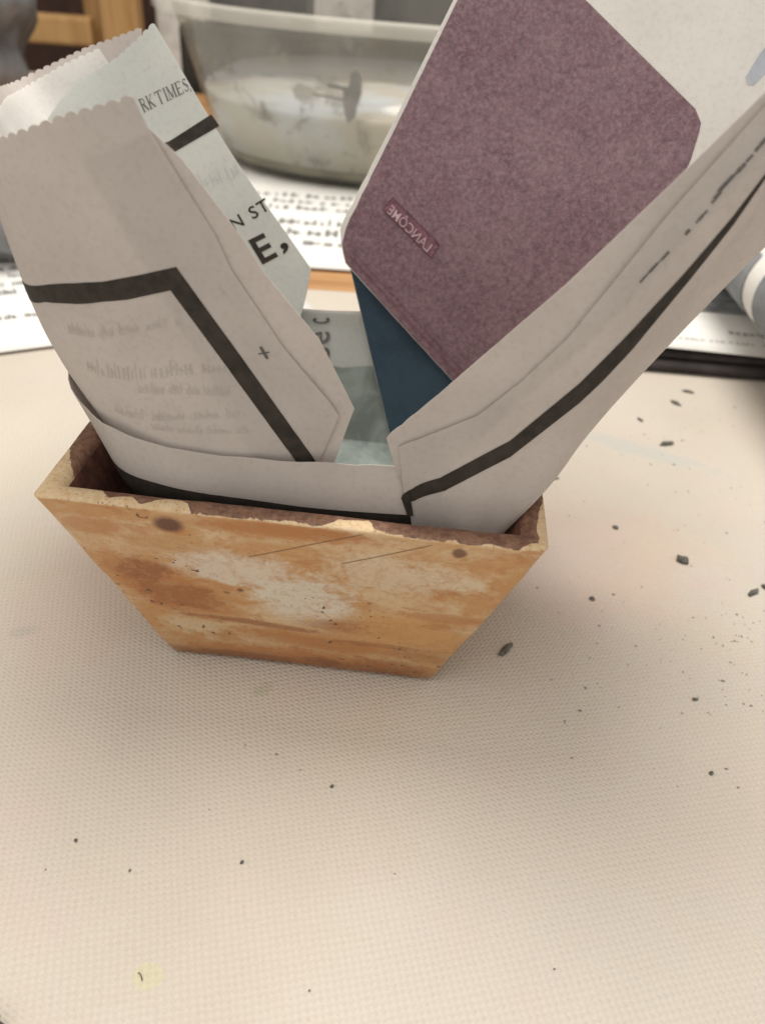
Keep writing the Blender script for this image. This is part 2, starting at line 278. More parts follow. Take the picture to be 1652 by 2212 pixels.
def fill(poly, nu, nv):
    """triangulate an outline given in sheet coordinates with a grid of inner points"""
    ol = dense(poly, min(1 / nu, 1 / nv))
    s0, s1 = min(p[0] for p in ol), max(p[0] for p in ol); t0, t1 = min(p[1] for p in ol), max(p[1] for p in ol)
    pts = [Vector(p) for p in ol]; n = len(pts)
    for i in range(1, nu):
        for j in range(1, nv):
            p = (i / nu, j / nv)
            if s0 < p[0] < s1 and t0 < p[1] < t1 and inside(p, poly): pts.append(Vector(p))
    v, e, f, *_ = delaunay_2d_cdt(pts, [(i, (i + 1) % n) for i in range(n)], [list(range(n))], 1, 1e-7)
    return v, f
def sheet(name, part, outline, mat, parent, nu=60, nv=40, thick=0.00014, wob=0.00012, off=0.0):
    v, f = fill(outline, nu, nv)
    pts = []
    for q in v:
        p = S(name, q.x, q.y); p += SN(name, q.x, q.y) * (wob * noise.noise(p * 70.0) + off)
        pts.append(p)
    o = link(part, mesh(part, pts, f), mat, parent)
    md = o.modifiers.new('thickness', 'SOLIDIFY'); md.thickness = thick; md.offset = 0
    es = o.modifiers.new('crisp_edges', 'EDGE_SPLIT'); es.split_angle = math.radians(50)
    return o
def place(name, q, sign, lift=0.00016, wob=0.00012):
    n = SN(name, q[0], q[1]); p = S(name, q[0], q[1]); p += n * wob * noise.noise(p * 70.0)
    return p + n * sign * lift
def ink(name, part, poly, mat, parent, sign, nu=60, nv=40, lift=0.00016):
    v, f = fill(poly, nu, nv)
    return link(part, mesh(part, [place(name, q, sign, lift) for q in v], f), mat, parent)
def scallop(name, a, b, period=0.0022, amp=0.0008):
    """pinked page edge from a to b in sheet coordinates (bites taken downwards in t)"""
    n = 90; P = [(a[0] + (b[0] - a[0]) * i / n, a[1] + (b[1] - a[1]) * i / n) for i in range(n + 1)]
    L = [0.0]
    for i in range(n): L.append(L[-1] + (S(name, *P[i + 1]) - S(name, *P[i])).length)
    m = max(2, int(L[-1] / period)); out = []; seg = 6; ph = random.random()
    for q in range(m * seg + 1):
        d = L[-1] * q / (m * seg); i = 0
        while i < n - 1 and L[i + 1] < d: i += 1
        w = (d - L[i]) / max(1e-9, L[i + 1] - L[i])
        s = P[i][0] + (P[i + 1][0] - P[i][0]) * w; t = P[i][1] + (P[i + 1][1] - P[i][1]) * w
        dt = (S(name, s, min(1, t + .01)) - S(name, s, t - .01)).length / (min(1, t + .01) - t + .01)
        x = abs(math.sin(math.pi * q / seg)) ** .7
        out.append((s, t - amp * (1.0 - x) * (0.75 + .5 * noise.noise(Vector((q * .13, ph * 9, 0)))) / dt - .3 * amp * noise.noise(Vector((q * .05, 3, ph))) / dt))
    return out
def bil(q, x, y):
    return tuple((q[0][i] * (1 - x) + q[1][i] * x) * (1 - y) + (q[3][i] * (1 - x) + q[2][i] * x) * y for i in (0, 1))
def glyphs(body, bold=0.0, spacing=1.0):
    cu = bpy.data.curves.new('lettering', 'FONT'); cu.body = body; cu.offset = bold; cu.space_character = spacing; cu.resolution_u = 3
    o = bpy.data.objects.new('lettering', cu); COL.objects.link(o)
    me = o.to_mesh(); bm = bmesh.new(); bm.from_mesh(me); o.to_mesh_clear()
    bpy.data.objects.remove(o); bpy.data.curves.remove(cu)
    bmesh.ops.remove_doubles(bm, verts=bm.verts, dist=1e-5)
    bmesh.ops.triangulate(bm, faces=bm.faces)
    V = [(v.co.x, v.co.y) for v in bm.verts]; bm.verts.index_update(); F = [[v.index for v in f.verts] for f in bm.faces]; bm.free()
    return V, F
def letters(name, part, VF, quad, mat, parent, sign, box=None, lift=0.00017):
    V, F = VF
    x0, x1, y0, y1 = box or (min(v[0] for v in V), max(v[0] for v in V), min(v[1] for v in V), max(v[1] for v in V))
    pts = [place(name, bil(quad, (x - x0) / (x1 - x0), (y - y0) / (y1 - y0)), sign, lift) for x, y in V]
    return link(part, mesh(part, pts, F), mat, parent)
def rects(lst):
    V, F = [], []
    for q in lst:
        F.append(list(range(len(V), len(V) + len(q)))); V += q
    return V, F
def seg(a, b, w):
    dx, dy = b[0] - a[0], b[1] - a[1]; l = math.hypot(dx, dy); nx, ny = -dy / l * w / 2, dx / l * w / 2
    return [(a[0] - nx, a[1] - ny), (b[0] - nx, b[1] - ny), (b[0] + nx, b[1] + ny), (a[0] + nx, a[1] + ny)]
def serif_word():
    """RK TIMES, drawn with thick stems, hairlines and serifs"""
    T, t, out = .15, .055, []
    def stem(x, y0=0, y1=1, w=T):
        out.append(seg((x, y0), (x, y1), w))
        for y in (y0, y1): out.append(seg((x - .14, y + (.025 if y == y0 else -.025)), (x + .14, y + (.025 if y == y0 else -.025)), .05))
    def poly(pts, w):
        for a, b in zip(pts, pts[1:]): out.append(seg(a, b, w))
    x = .15
    stem(x); poly([(x, .97), (x + .3, .95), (x + .42, .86), (x + .43, .68), (x + .3, .55), (x, .52)], .075); poly([(x + .22, .53), (x + .56, .03)], T); x += .85
    stem(x); poly([(x + .05, .42), (x + .5, .97)], t); poly([(x + .16, .52), (x + .56, .03)], T); poly([(x + .38, .97), (x + .62, .97)], .05); x += 1.25
    poly([(x - .3, .965), (x + .5, .965)], .07); poly([(x - .3, .97), (x - .32, .78)], .06); poly([(x + .5, .97), (x + .52, .78)], .06); stem(x + .1); x += .75
    stem(x + .1); x += .45
    stem(x, w=t); poly([(x + .02, .97), (x + .36, .06)], T); poly([(x + .36, .06), (x + .68, .97)], t); stem(x + .70); x += 1.08
    stem(x); poly([(x, .965), (x + .5, .965)], .06); poly([(x, .5), (x + .38, .5)], .06); poly([(x, .035), (x + .54, .035)], .06); poly([(x + .5, .97), (x + .5, .8)], .06); poly([(x + .54, .03), (x + .56, .22)], .06); x += .78
    poly([(x + .4, .8), (x + .38, .93), (x + .2, .97), (x + .05, .88), (x + .04, .7)], .075); poly([(x + .04, .72), (x + .18, .57), (x + .34, .46), (x + .43, .3)], T); poly([(x + .43, .3), (x + .4, .1), (x + .22, .03), (x + .05, .08), (x + .03, .24)], .075); x += .62
    poly([(x, .08), (x + .02, -.02), (x - .04, -.14)], .09)
    return rects(out)

# ------------------------------------------------------------------ table surface
k = N('canvas_weave'); v = k.coord((1, 1, 1), math.radians(-14))
sp = k.n('ShaderNodeSeparateXYZ'); warp = k.n('ShaderNodeVectorMath', operation='MULTIPLY_ADD')
nz = k.n('ShaderNodeTexNoise'); nz.inputs['Scale'].default_value = 18; k.l(v, nz.inputs['Vector'])
k.l(nz.outputs['Color'], warp.inputs[0]); warp.inputs[1].default_value = (0.0035, 0.0035, 0); k.l(v, warp.inputs[2])
k.l(warp.outputs[0], sp.inputs[0])
PER = 2 * math.pi / 0.00132
sx = k.math('SINE', k.math('MULTIPLY', sp.outputs[0], PER)); sy = k.math('SINE', k.math('MULTIPLY', sp.outputs[1], PER))
weave = k.math('ADD', k.math('MULTIPLY', k.math('MULTIPLY', sx, sy), .6), k.math('MULTIPLY', k.math('ADD', sx, sy), .28))
fine = k.noise(v, 1500, 2); big = k.noise(v, 9, 4); med = k.noise(v, 38, 4)
c = k.mix(k.rng(big, .35, .65), (0.535, 0.487, 0.420), (0.580, 0.532, 0.462))
c = k.mix(k.math('MULTIPLY', k.rng(med, .5, .75), .45), c, (0.59, 0.49, 0.44))
st1 = k.noise(v, 16, 5, .6, .8); st2 = k.noise(v, 23, 5, .6, .8)
c = k.mix(k.math('MULTIPLY', k.rng(st1, .52, .72), .35), c, (0.58, 0.53, 0.40))
c = k.mix(k.math('MULTIPLY', k.rng(st2, .52, .72), .30), c, (0.53, 0.515, 0.49))
c = k.mix(k.math('MULTIPLY', k.rng(weave, -.2, -.9), .20), c, (0.40, 0.34, 0.26))
c = k.mix(k.math('MULTIPLY', k.rng(fine, .52, .72), .22), c, (0.40, 0.34, 0.28))
def blot(k, c, vec, cx, cy, rx, ry, col, amt, warpv=.3, rot=0.0, inner=.55):
    mp = k.n('ShaderNodeMapping', vector_type='TEXTURE'); mp.inputs['Location'].default_value = (cx, cy, 0)
    mp.inputs['Rotation'].default_value = (0, 0, rot); mp.inputs['Scale'].default_value = (rx, ry, 1000)
    k.l(vec, mp.inputs[0]); ln = k.n('ShaderNodeVectorMath', operation='LENGTH'); k.l(mp.outputs[0], ln.inputs[0])
    nn = k.noise(mp.outputs[0], 2.2, 4)
    d = k.math('ADD', ln.outputs['Value'], k.math('MULTIPLY', k.math('SUBTRACT', nn, .5), warpv * 3))
    return k.mix(k.math('MULTIPLY', k.rng(d, 1.15, inner), amt), c, col)
tcv = k.n('ShaderNodeTexCoord').outputs['Object']
c = blot(k, c, tcv, -.0195, -.1075, .0025, .0022, (0.55, 0.53, 0.34), .6, .16, 0, .98)
c = blot(k, c, tcv, .108, .086, 0.030, .0045, (0.45, 0.48, 0.47), .45, .9, math.radians(-25))
c = blot(k, c, tcv, .080, .020, .040, .030, (0.60, 0.42, 0.38), .30, .5)
c = blot(k, c, tcv, -.060, -.010, .022, .030, (0.60, 0.42, 0.38), .22, .5)
c = blot(k, c, tcv, -.010, -.040, .0035, .0018, (0.40, 0.42, 0.30), .45, .6, .8)
c = blot(k, c, tcv, -.073, -.027, .0040, .0020, (0.42, 0.40, 0.35), .45, .6, .4)
c = blot(k, c, tcv, .045, -.110, .050, .030, (0.56, 0.54, 0.50), .25, .5)
k.color(c); k.set(0.8, 0.25)
k.bump(k.math('ADD', weave, k.math('MULTIPLY', fine, .9)), 0.6, 0.00022); MAT['canvas'] = k.m

k = N('table_wood'); v = k.coord((1.2, 14, 14)); g = k.noise(v, 6, 5, .6, .4)
k.color(k.mix(k.rng(g, .3, .7), (0.34, 0.17, 0.065), (0.52, 0.30, 0.14))); k.set(.45, .4); MAT['table_wood'] = k.m

bm = bmesh.new(); bm_box(bm, (0, 0.22, -0.0165), (1.5, 0.96, 0.028), 0.003)
tag(from_bm('tabletop', bm, MAT['table_wood']), kind='structure')
# canvas covering: a thin cloth sheet with a slightly wavy far edge
vv, ff = [], []; nx = 60
rows = [-0.25, -0.1, 0.05, 0.15, 0.2, 0.2175]
for top in (0, 1):
    for r in rows:
        for i in range(nx + 1):
            x = -0.62 + 1.24 * i / nx
            y = r + (0.0012 * noise.noise(Vector((x * 30, 1, 0))) if r == rows[-1] else 0) + 0.02 * x * (r == rows[-1])
            vv.append((x, y, 0.0 if top else -0.0019))
W = nx + 1; R = len(rows)
for top in (0, 1):
    b = top * W * R
    for j in range(R - 1):
        for i in range(nx):
            q = [b + j * W + i, b + j * W + i + 1, b + (j + 1) * W + i + 1, b + (j + 1) * W + i]
            ff.append(q if top else q[::-1])
for i in range(nx):
    a = (R - 1) * W + i; ff.append([a + 1, a, a + W * R, a + 1 + W * R])
tag(link('canvas_cloth', mesh('canvas_cloth', vv, ff), MAT['canvas'], smooth=False), kind='structure')

# ------------------------------------------------------------------ ceramic pot
POT_H, TOP, BASE, WALL = 0.05798, 0.0500, 0.0322, 0.0052
k = N('pot_glaze'); tc = k.n('ShaderNodeTexCoord').outputs['Object']
mp = k.n('ShaderNodeMapping'); mp.inputs['Scale'].default_value = (0.58, 0.58, 1.0); mp.inputs['Rotation'].default_value = (0, math.radians(-9), 0); k.l(tc, mp.inputs[0]); st = mp.outputs[0]
n1 = k.noise(st, 95, 6, .62, .6); n2 = k.noise(st, 260, 5, .65, .4); n3 = k.noise(tc, 1500, 3, .6); n4 = k.noise(st, 40, 3)
mq = k.n('ShaderNodeMapping'); mq.inputs['Scale'].default_value = (0.16, 0.16, 1.0); mq.inputs['Rotation'].default_value = (0, math.radians(5), 0); k.l(tc, mq.inputs[0])
n5 = k.noise(mq.outputs[0], 420, 5, .7, .8); n6 = k.noise(tc, 420, 5, .7, .5)
CREAM, ORANGE, RUST, WHITE, BROWN = (0.65, 0.475, 0.285), (0.46, 0.19, 0.058), (0.29, 0.10, 0.034), (0.70, 0.62, 0.52), (0.12, 0.042, 0.022)
c = k.mix(k.rng(n1, .36, .58), CREAM, (0.54, 0.295, 0.12))
c = k.mix(k.math('MULTIPLY', k.rng(n2, .52, .66), .6), c, ORANGE)
def pat(c, x, z, rx, rz, col, amt, wv=.5, rot=0.0, fine=1.3):
    m2 = k.n('ShaderNodeMapping', vector_type='TEXTURE'); m2.inputs['Location'].default_value = (x * .001, 0, z * .001)
    m2.inputs['Rotation'].default_value = (0, rot, 0); m2.inputs['Scale'].default_value = (rx * .001, 1000, rz * .001); k.l(tc, m2.inputs[0])
    ln = k.n('ShaderNodeVectorMath', operation='LENGTH'); k.l(m2.outputs[0], ln.inputs[0])
    d = k.math('ADD', ln.outputs['Value'], k.math('MULTIPLY', k.math('SUBTRACT', n2, .5), wv * 3.2))
    d = k.math('ADD', d, k.math('MULTIPLY', k.math('SUBTRACT', n1, .5), wv * 1.6))
    d = k.math('ADD', d, k.math('MULTIPLY', k.math('SUBTRACT', n6, .5), fine))
    return k.mix(k.math('MULTIPLY', k.rng(d, 1.2, .55), amt), c, col)
c = pat(c, -12, 40, 15, 7, WHITE, .85, .5, 0, .7); c = pat(c, 2, 32, 11, 9, (0.70, 0.64, 0.54), .9, .5, 0, .7)
c = pat(c, 22, 44, 20, 6, (0.66, 0.54, 0.39), .8); c = pat(c, -24, 15, 8, 4, (0.66, 0.53, 0.34), .8)
c = pat(c, -29, 30, 15, 8.5, ORANGE, .95, .35, .62); c = pat(c, -33, 36, 7, 5, RUST, .8, .4); c = pat(c, -25, 27, 10, 5, RUST, .6, .5); c = pat(c, -40, 50, 7, 3, ORANGE, .7, .5); c = pat(c, 14, 22, 12, 3, RUST, .5, .6); c = pat(c, 3, 55.5, 12, 1.6, RUST, .55, .5)
c = pat(c, -2, 55, 19, 2.6, ORANGE, .9, .4); c = pat(c, -25, 47, 9, 3, (0.50, 0.28, 0.11), .7)
c = pat(c, 0, 3, 36, 6.0, ORANGE, .95, .35); c = pat(c, 6, 13, 22, 3.2, ORANGE, .8, .5, .06); c = pat(c, 25, 22, 12, 8, (0.60, 0.33, 0.12), .75)
c = pat(c, -10, 19, 18, 1.3, RUST, .75, .3, .05); c = pat(c, 5, 4, 5, 2, RUST, .8, .4); c = pat(c, -14, 2, 14, 3, RUST, .55, .4); c = pat(c, 22, 5, 12, 4, RUST, .5, .5); c = pat(c, 30, 12, 8, 4, RUST, .35, .5); c = pat(c, 18, 15, 12, 1.0, RUST, .55, .4)
c = pat(c, 34, 30, 10, 2.0, ORANGE, .7, .4)
c = k.mix(k.math('MULTIPLY', k.rng(n5, .58, .72), .22), c, RUST)
c = k.mix(k.math('MULTIPLY', k.rng(n5, .44, .32), .15), c, (0.72, 0.60, 0.44))
c = k.mix(k.math('MULTIPLY', k.rng(n6, .48, .64), .38), c, (0.46, 0.235, 0.095))
spk = k.noise(tc, 700, 2, .5)
zone = k.math('ADD', k.noise(st, 60, 2), 0.0)
c = k.mix(k.math('MULTIPLY', k.rng(spk, .665, .70), k.rng(zone, .48, .60)), c, (0.12, 0.060, 0.028))
c = k.mix(k.math('MULTIPLY', k.rng(n3, .52, .75), .30), c, (0.26, 0.12, 0.05))
def scratch(c, x0, z0, x1, z1):
    m2 = k.n('ShaderNodeMapping', vector_type='TEXTURE'); L = math.hypot(x1 - x0, z1 - z0)
    m2.inputs['Location'].default_value = ((x0 + x1) * .0005, 0, (z0 + z1) * .0005)
    m2.inputs['Rotation'].default_value = (0, -math.atan2(z1 - z0, x1 - x0), 0)
    m2.inputs['Scale'].default_value = (L * .0005, 1000, .00022); k.l(tc, m2.inputs[0])
    s = k.n('ShaderNodeSeparateXYZ'); k.l(m2.outputs[0], s.inputs[0])
    a = k.math('MULTIPLY', k.rng(k.math('ABSOLUTE', s.outputs[0]), 1.0, .9), k.rng(k.math('ABSOLUTE', s.outputs[2]), 1.3, .4))
    return k.mix(k.math('MULTIPLY', a, .7), c, (0.14, 0.060, 0.022))
c = scratch(c, -9, 45, 15.5, 57.2); c = scratch(c, 10, 46, 28.5, 56.2)
c = pat(c, -23.7, 53.2, 3.4, 2.6, BROWN, .95, .05, -.1, .35); c = pat(c, 33.5, 54.2, 1.5, 1.6, BROWN, .85, .3, 0, .7); c = pat(c, -11.8, 32, .8, .8, BROWN, .8, .1, 0, .3); c = pat(c, -15, 30.5, .9, .6, BROWN, .6, .2)
k.color(c); k.set(.34, .5)
k.bump(k.math('ADD', n2, k.math('MULTIPLY', n3, .4)), .25, .0007); MAT['glaze'] = k.m

k = N('pot_rim_clay'); tc = k.n('ShaderNodeTexCoord').outputs['Object']
g1 = k.noise(tc, 130, 5, .65, .8); g2 = k.noise(tc, 700, 4, .65); g3 = k.noise(tc, 55, 2)
c = k.mix(k.rng(g2, .35, .65), (0.135, 0.068, 0.045), (0.235, 0.130, 0.085))
sep = k.n('ShaderNodeSeparateXYZ'); k.l(tc, sep.inputs[0])
edge = k.math('MAXIMUM', k.math('ABSOLUTE', sep.outputs[0]), k.math('ABSOLUTE', sep.outputs[1]))
dd = k.math('MULTIPLY', k.math('SUBTRACT', .0502, edge), 1000.0)      # millimetres in from the outer arris
cv = k.n('ShaderNodeValToRGB'); k.l(k.math('MULTIPLY_ADD', sep.outputs[0], 10.0, .5), cv.inputs[0]); el = cv.color_ramp.elements
keys = [(0, 1.), (.12, 1.), (.15, .30), (.19, .60), (.215, .2), (.25, .66), (.30, .60), (.315, .08), (.45, .10), (.57, .16), (.60, .48), (.655, .62), (.67, .14), (.72, .08), (.76, .03), (.94, .02), (.968, .35), (1, .45)]
for q, (p_, w_) in enumerate(keys):
    x_ = el[q] if q < 2 else el.new(p_)
for q, (p_, w_) in enumerate(keys): el[q].position = p_; el[q].color = (w_, w_, w_, 1)
fr_ = k.rng(sep.outputs[1], -.030, -.0445, .10, 1.0)
lim = k.math('ADD', k.math('MULTIPLY', k.math('MULTIPLY', cv.outputs[0], fr_), 6.0), k.math('MULTIPLY', k.math('SUBTRACT', g1, .50), 3.2))
cover = k.rng(k.math('SUBTRACT', lim, dd), -.12, .12)
gl = k.mix(k.rng(g2, .4, .7), (0.64, 0.49, 0.31), (0.54, 0.37, 0.20))
gl = k.mix(k.math('MULTIPLY', k.rng(k.noise(tc, 1500, 2), .62, .68), .6), gl, (0.13, 0.07, 0.03))
k.color(k.mix(cover, c, gl)); k.set(.6, .3); k.bump(k.math('ADD', k.math('MULTIPLY', cover, 1.2), g2), .5, .0005); MAT['rim'] = k.m
k = N('pot_inner_clay'); tc = k.n('ShaderNodeTexCoord').outputs['Object']; g2 = k.noise(tc, 300, 5, .7)
k.color(k.mix(k.rng(g2, .3, .7), (0.075, 0.032, 0.024), (0.17, 0.078, 0.055))); k.set(.75, .2); k.bump(g2, .4, .0006); MAT['pot_inner'] = k.m

def ring(half, z, rc, nc=4, ne=22):
    pts = []
    for cxs, cys, a0 in ((1, -1, -90), (1, 1, 0), (-1, 1, 90), (-1, -1, 180)):
        for i in range(nc + 1):
            a = math.radians(a0 + 90 * i / nc)
            pts.append(Vector((cxs * (half - rc) + rc * math.cos(a), cys * (half - rc) + rc * math.sin(a), z)))
        nxt = {(1, -1): (1, 1), (1, 1): (-1, 1), (-1, 1): (-1, -1), (-1, -1): (1, -1)}[(cxs, cys)]
        a = math.radians(a0 + 90)
        p = pts[-1]; q = Vector((nxt[0] * (half - rc) + rc * math.cos(a), nxt[1] * (half - rc) + rc * math.sin(a), z))
        for i in range(1, ne): pts.append(p.lerp(q, i / ne))
    return pts
rings = []
def half_at(z): return BASE + (TOP - BASE) * z / POT_H
prof = [(half_at(0) - .0030, 0.0, .002, 0), (half_at(0) - .0022, .0007, .002, 0), (half_at(.0011), .0013, .0012, 0)]
prof += [(half_at(z), z, .0010 + .0004 * q / 13, 0) for q, z in ((q, .0013 + (POT_H - .0027) * q / 13) for q in range(1, 14))]
prof += [(TOP - .0001, POT_H - .0006, .0016, 0), (TOP - .0006, POT_H - .0001, .0016, 1), (TOP - .0016, POT_H, .0014, 1),
         (TOP - WALL * .5, POT_H + .0001, .0012, 1), (TOP - WALL + .0010, POT_H - .0002, .001, 1), (TOP - WALL, POT_H - .0012, .001, 1)]
prof += [(half_at(z) - WALL + .0002, z, .001, 2) for z in (.05, .04, .03, .02, .01, .006)]
vv, ff, fm = [], [], []
for h, z, rc, sl in prof: rings.append(ring(h, z, rc))
nr = len(rings[0])
for q, rg in enumerate(rings):
    for p in rg:
        d = Vector((noise.noise(p * 60), noise.noise(p * 60 + Vector((9, 0, 0))), noise.noise(p * 45 + Vector((0, 9, 0))))) * .0004
        d += Vector((noise.noise(p * 240), noise.noise(p * 240 + Vector((4, 0, 0))), noise.noise(p * 260 + Vector((0, 4, 0))))) * .00018
        if prof[q][1] < .001: d.z = 0
        vv.append(p + d)
for q in range(len(rings) - 1):
    for i in range(nr):
        j = (i + 1) % nr
        ff.append([q * nr + i, q * nr + j, (q + 1) * nr + j, (q + 1) * nr + i]); fm.append(prof[q + 1][3])
ff.append(list(range(nr))[::-1]); fm.append(0)
ff.append([(len(rings) - 1) * nr + i for i in range(nr)]); fm.append(2)
pot = link('ceramic_pot', mesh('ceramic_pot', vv, ff), [MAT['glaze'], MAT['rim'], MAT['pot_inner']])
pot.data.polygons.foreach_set('material_index', fm); pot.rotation_euler.z = YAW; pot.location.z = 0.0003
tag(pot, 'square flared pot with mottled orange and cream glaze and a chipped brown rim', 'pot')

# ------------------------------------------------------------------ folded newspaper standing in the pot
K = MARKS
liner = tag(empty('folded_newspaper', (0, 0, 0.0003), YAW), 'newspaper folded into an open box with tall flaps, standing in the orange pot', 'newspaper')
e = K['left_flap_edge']
lf = sheet('left_flap', 'scalloped_front_flap', [(.06, .0)] + e[:-1] + scallop('left_flap', e[-1], (.985, .985)) + [(.95, .93), (.88, .80), (.84, .55), (.80, .25), (.80, 0.0)], MAT['newsprint'], liner, 110, 60)
tag(lf, 'beige scalloped flap with a thick black corner line and a small plus mark')
inner = sheet('left_flap', 'lit_white_leaf', [(.36, .55), (.36, .955)] + scallop('left_flap', (.37, .955), (.90, .972), .0021, .0007) + [(.89, .80), (.80, .55)], MAT['newsprint_white'], liner, 90, 50, off=.0011, wob=.0012)  # leaf coloured whiter to carry the light falling inside the flap
tag(inner, 'inner leaf painted bright white for the light between the scalloped flaps')
ink('left_flap', 'printed_border', K['bar'], MAT['ink'], lf, -1, 120, 60)
for a, b in ((0, 1), (2, 3)):
    pa, pb = K['plus'][a], K['plus'][b]
    V2 = seg(pa, pb, .0028) if a == 0 else [(pa[0] - .0018, pa[1]), (pa[0] + .0018, pa[1]), (pb[0] + .0018, pb[1]), (pb[0] - .0018, pb[1])]
    ink('left_flap', 'printed_plus_stroke', V2, MAT['grey_ink'], lf, -1, 60, 60)
g = K['faint_line']
letters('left_flap', 'printed_hairline', rects([seg((0, 1), (.5, .5), .08), seg((.5, .5), (.75, 0), .08)]), [(g[0][0], g[2][1]), (g[1][0], g[2][1]), (g[1][0], g[0][1]), g[0]], MAT['ghost_ink'], lf, -1)
def words(n, seed, lo=.03, hi=.09, gap=.02, hh=(.45, .8)):
    """unreadable words: rows of broken upright strokes"""
    rd = random.Random(seed); out = []; x = 0.0
    while x < .98:
        w = rd.uniform(lo, hi); xe = min(1, x + w); y = x
        while y < xe - .006:
            b = rd.uniform(.5, 1.0) * n; h = rd.uniform(*hh) if rd.random() > .18 else 1.0
            out.append([(y, 0), (min(xe, y + b), 0), (min(xe, y + b), h), (y, h)])
            if rd.random() < .6:
                y2 = min(xe, y + b); out.append([(y2, h * .35), (min(xe, y2 + n * .9), h * .35), (min(xe, y2 + n * .9), h * .6), (y2, h * .6)])
            y += b + n * rd.uniform(.7, 1.3)
        x = xe + rd.uniform(.7, 1.5) * gap
    return rects(out)
for i in range(5):
    letters('left_flap', 'show_through_print', words((.011, .018, .012, .011, .011)[i], 20 + i, .12, .3, .04), K['ghost%d' % i], MAT['ghost_ink'], lf, -1, (0, 1, 0, 1), .00011)
lm = sheet('left_margin', 'pointed_inner_fold', [(.5, .03)] + K['left_margin_edge'] + [(.95, .90), (.98, .03)], MAT['newsprint'], liner, 16, 40)

o = K['left_back_out']
ol = o[:2] + scallop('left_back', o[2], o[4], .0021, .0006) + scallop('left_back', o[4], o[6], .0021, .0006) + o[7:] + [(.95, .04), (.30, .04)]
lb = sheet('left_back', 'printed_back_flap', ol, MAT['newsprint_cool'], liner, 40, 60)
tag(lb, 'pale greenish rear flap printed with large and small black letters')
letters('left_back', 'printed_lettering', serif_word(), K['rk'], MAT['grey_ink'], lb, -1)
b = K['backbar']
ink('left_back', 'printed_bar', [b[4], b[5], b[1], b[2], b[3], b[0]], MAT['ink'], lb, -1)
letters('left_back', 'printed_lettering', glyphs('N ST', .012, 1.15), K['nst'], MAT['ink'], lb, -1)
letters('left_back', 'printed_letter', glyphs('E', .022), K['e'], MAT['ink'], lb, -1)
letters('left_back', 'printed_comma', glyphs(',', .03), K['comma'], MAT['ink'], lb, -1)
ghost_cool = paper_mat('ghost_ink_cool', (0.63, 0.65, 0.635), (0.68, 0.70, 0.68), 0.45)
gq = K['ghostS']
letters('left_back', 'show_through_print', words(.05, 5, .2, .3, .08), gq, ghost_cool, lb, -1, (0, 1, 0, 1), .00011)

cuff = sheet('cuff', 'box_cuff', [(0, 0), (1, 0)] + [(1 - q / 60, 1 - .012 * abs(noise.noise(Vector((q * .7, 0, 0))))) for q in range(61)], MAT['newsprint'], liner, 90, 24)
tag(cuff, 'plain paper cuff wrapping around the flaps just above the rim')
ct = [(.52, .835), (.45, .82), (.40, .81), (.33, .80), (.267, .781), (.183, .765), (.067, .762), (.0, .76)]
ink('cuff', 'printed_border', ct + [(0, .45), (.52, .45)], MAT['ink'], cuff, -1, 90, 24)
cin = sheet('cuff', 'cool_lit_overlay', [(.75, .02), (.75, .985), (.998, .985), (.998, .02)], MAT['newsprint_cool'], liner, 60, 30, off=.0003)  # added sheet; its cooler tone paints the light on the cuff's inner face
u = K['usec']
letters('cuff', 'printed_lettering', glyphs('use c', .004, 1.05), u, MAT['grey_ink'], cin, 1, None, .0009)
gp = K['gphoto']
ink('cuff', 'printed_photo', [(.76, gp[0][1] + .01)] + gp + [(.995, gp[-1][1]), (.995, .02), (.76, .02)], MAT['green_ink'], cin, 1, 90, 24, .0007)
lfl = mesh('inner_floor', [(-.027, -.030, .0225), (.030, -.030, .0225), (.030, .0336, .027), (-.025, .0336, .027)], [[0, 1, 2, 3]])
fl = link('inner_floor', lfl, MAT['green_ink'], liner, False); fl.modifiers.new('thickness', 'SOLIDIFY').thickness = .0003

e = K['right_flap_edge']
rf = sheet('right_flap', 'striped_front_flap', [(.03, 0)] + e + [(.03, 1), (1, 1), (1, 0)], MAT['newsprint'], liner, 60, 70)
tag(rf, 'beige flap with a long black stripe, leaning out to the right')
hi, lo = K['rstripe_hi'], K['rstripe_lo']
ink('right_flap', 'printed_stripe', hi + [(.275, .96), (.29, .96)] + lo[::-1], MAT['ink'], rf, 1, 80, 80)
ink('right_flap', 'printed_stripe_end', K['rdrop'], MAT['ink'], rf, 1, 60, 60, .0003)
rt = K['rtext']; rd = random.Random(3); q2 = []
for i in range(len(rt) - 1):
    for j in range(5):
        a = rd.random(); s = rt[i][0] + (rt[i + 1][0] - rt[i][0]) * a; t = rt[i][1] + (rt[i + 1][1] - rt[i][1]) * a
        w, h = rd.uniform(.004, .010) * (.4 + .15 * i), rd.uniform(.002, .008)
        q2.append([(s - w, t - h), (s + w, t - h), (s + w, t + h), (s - w, t + h)])
VF = rects(q2)
link('printed_lettering', mesh('printed_lettering', [place('right_flap', p, 1) for p in VF[0]], VF[1]), MAT['grey_ink'], rf)
rm = sheet('right_margin', 'pointed_inner_fold', [(.25, .03)] + K['right_margin_edge'] + [(.03, 1), (.98, 1), (.98, .03)], MAT['newsprint'], liner, 14, 60)

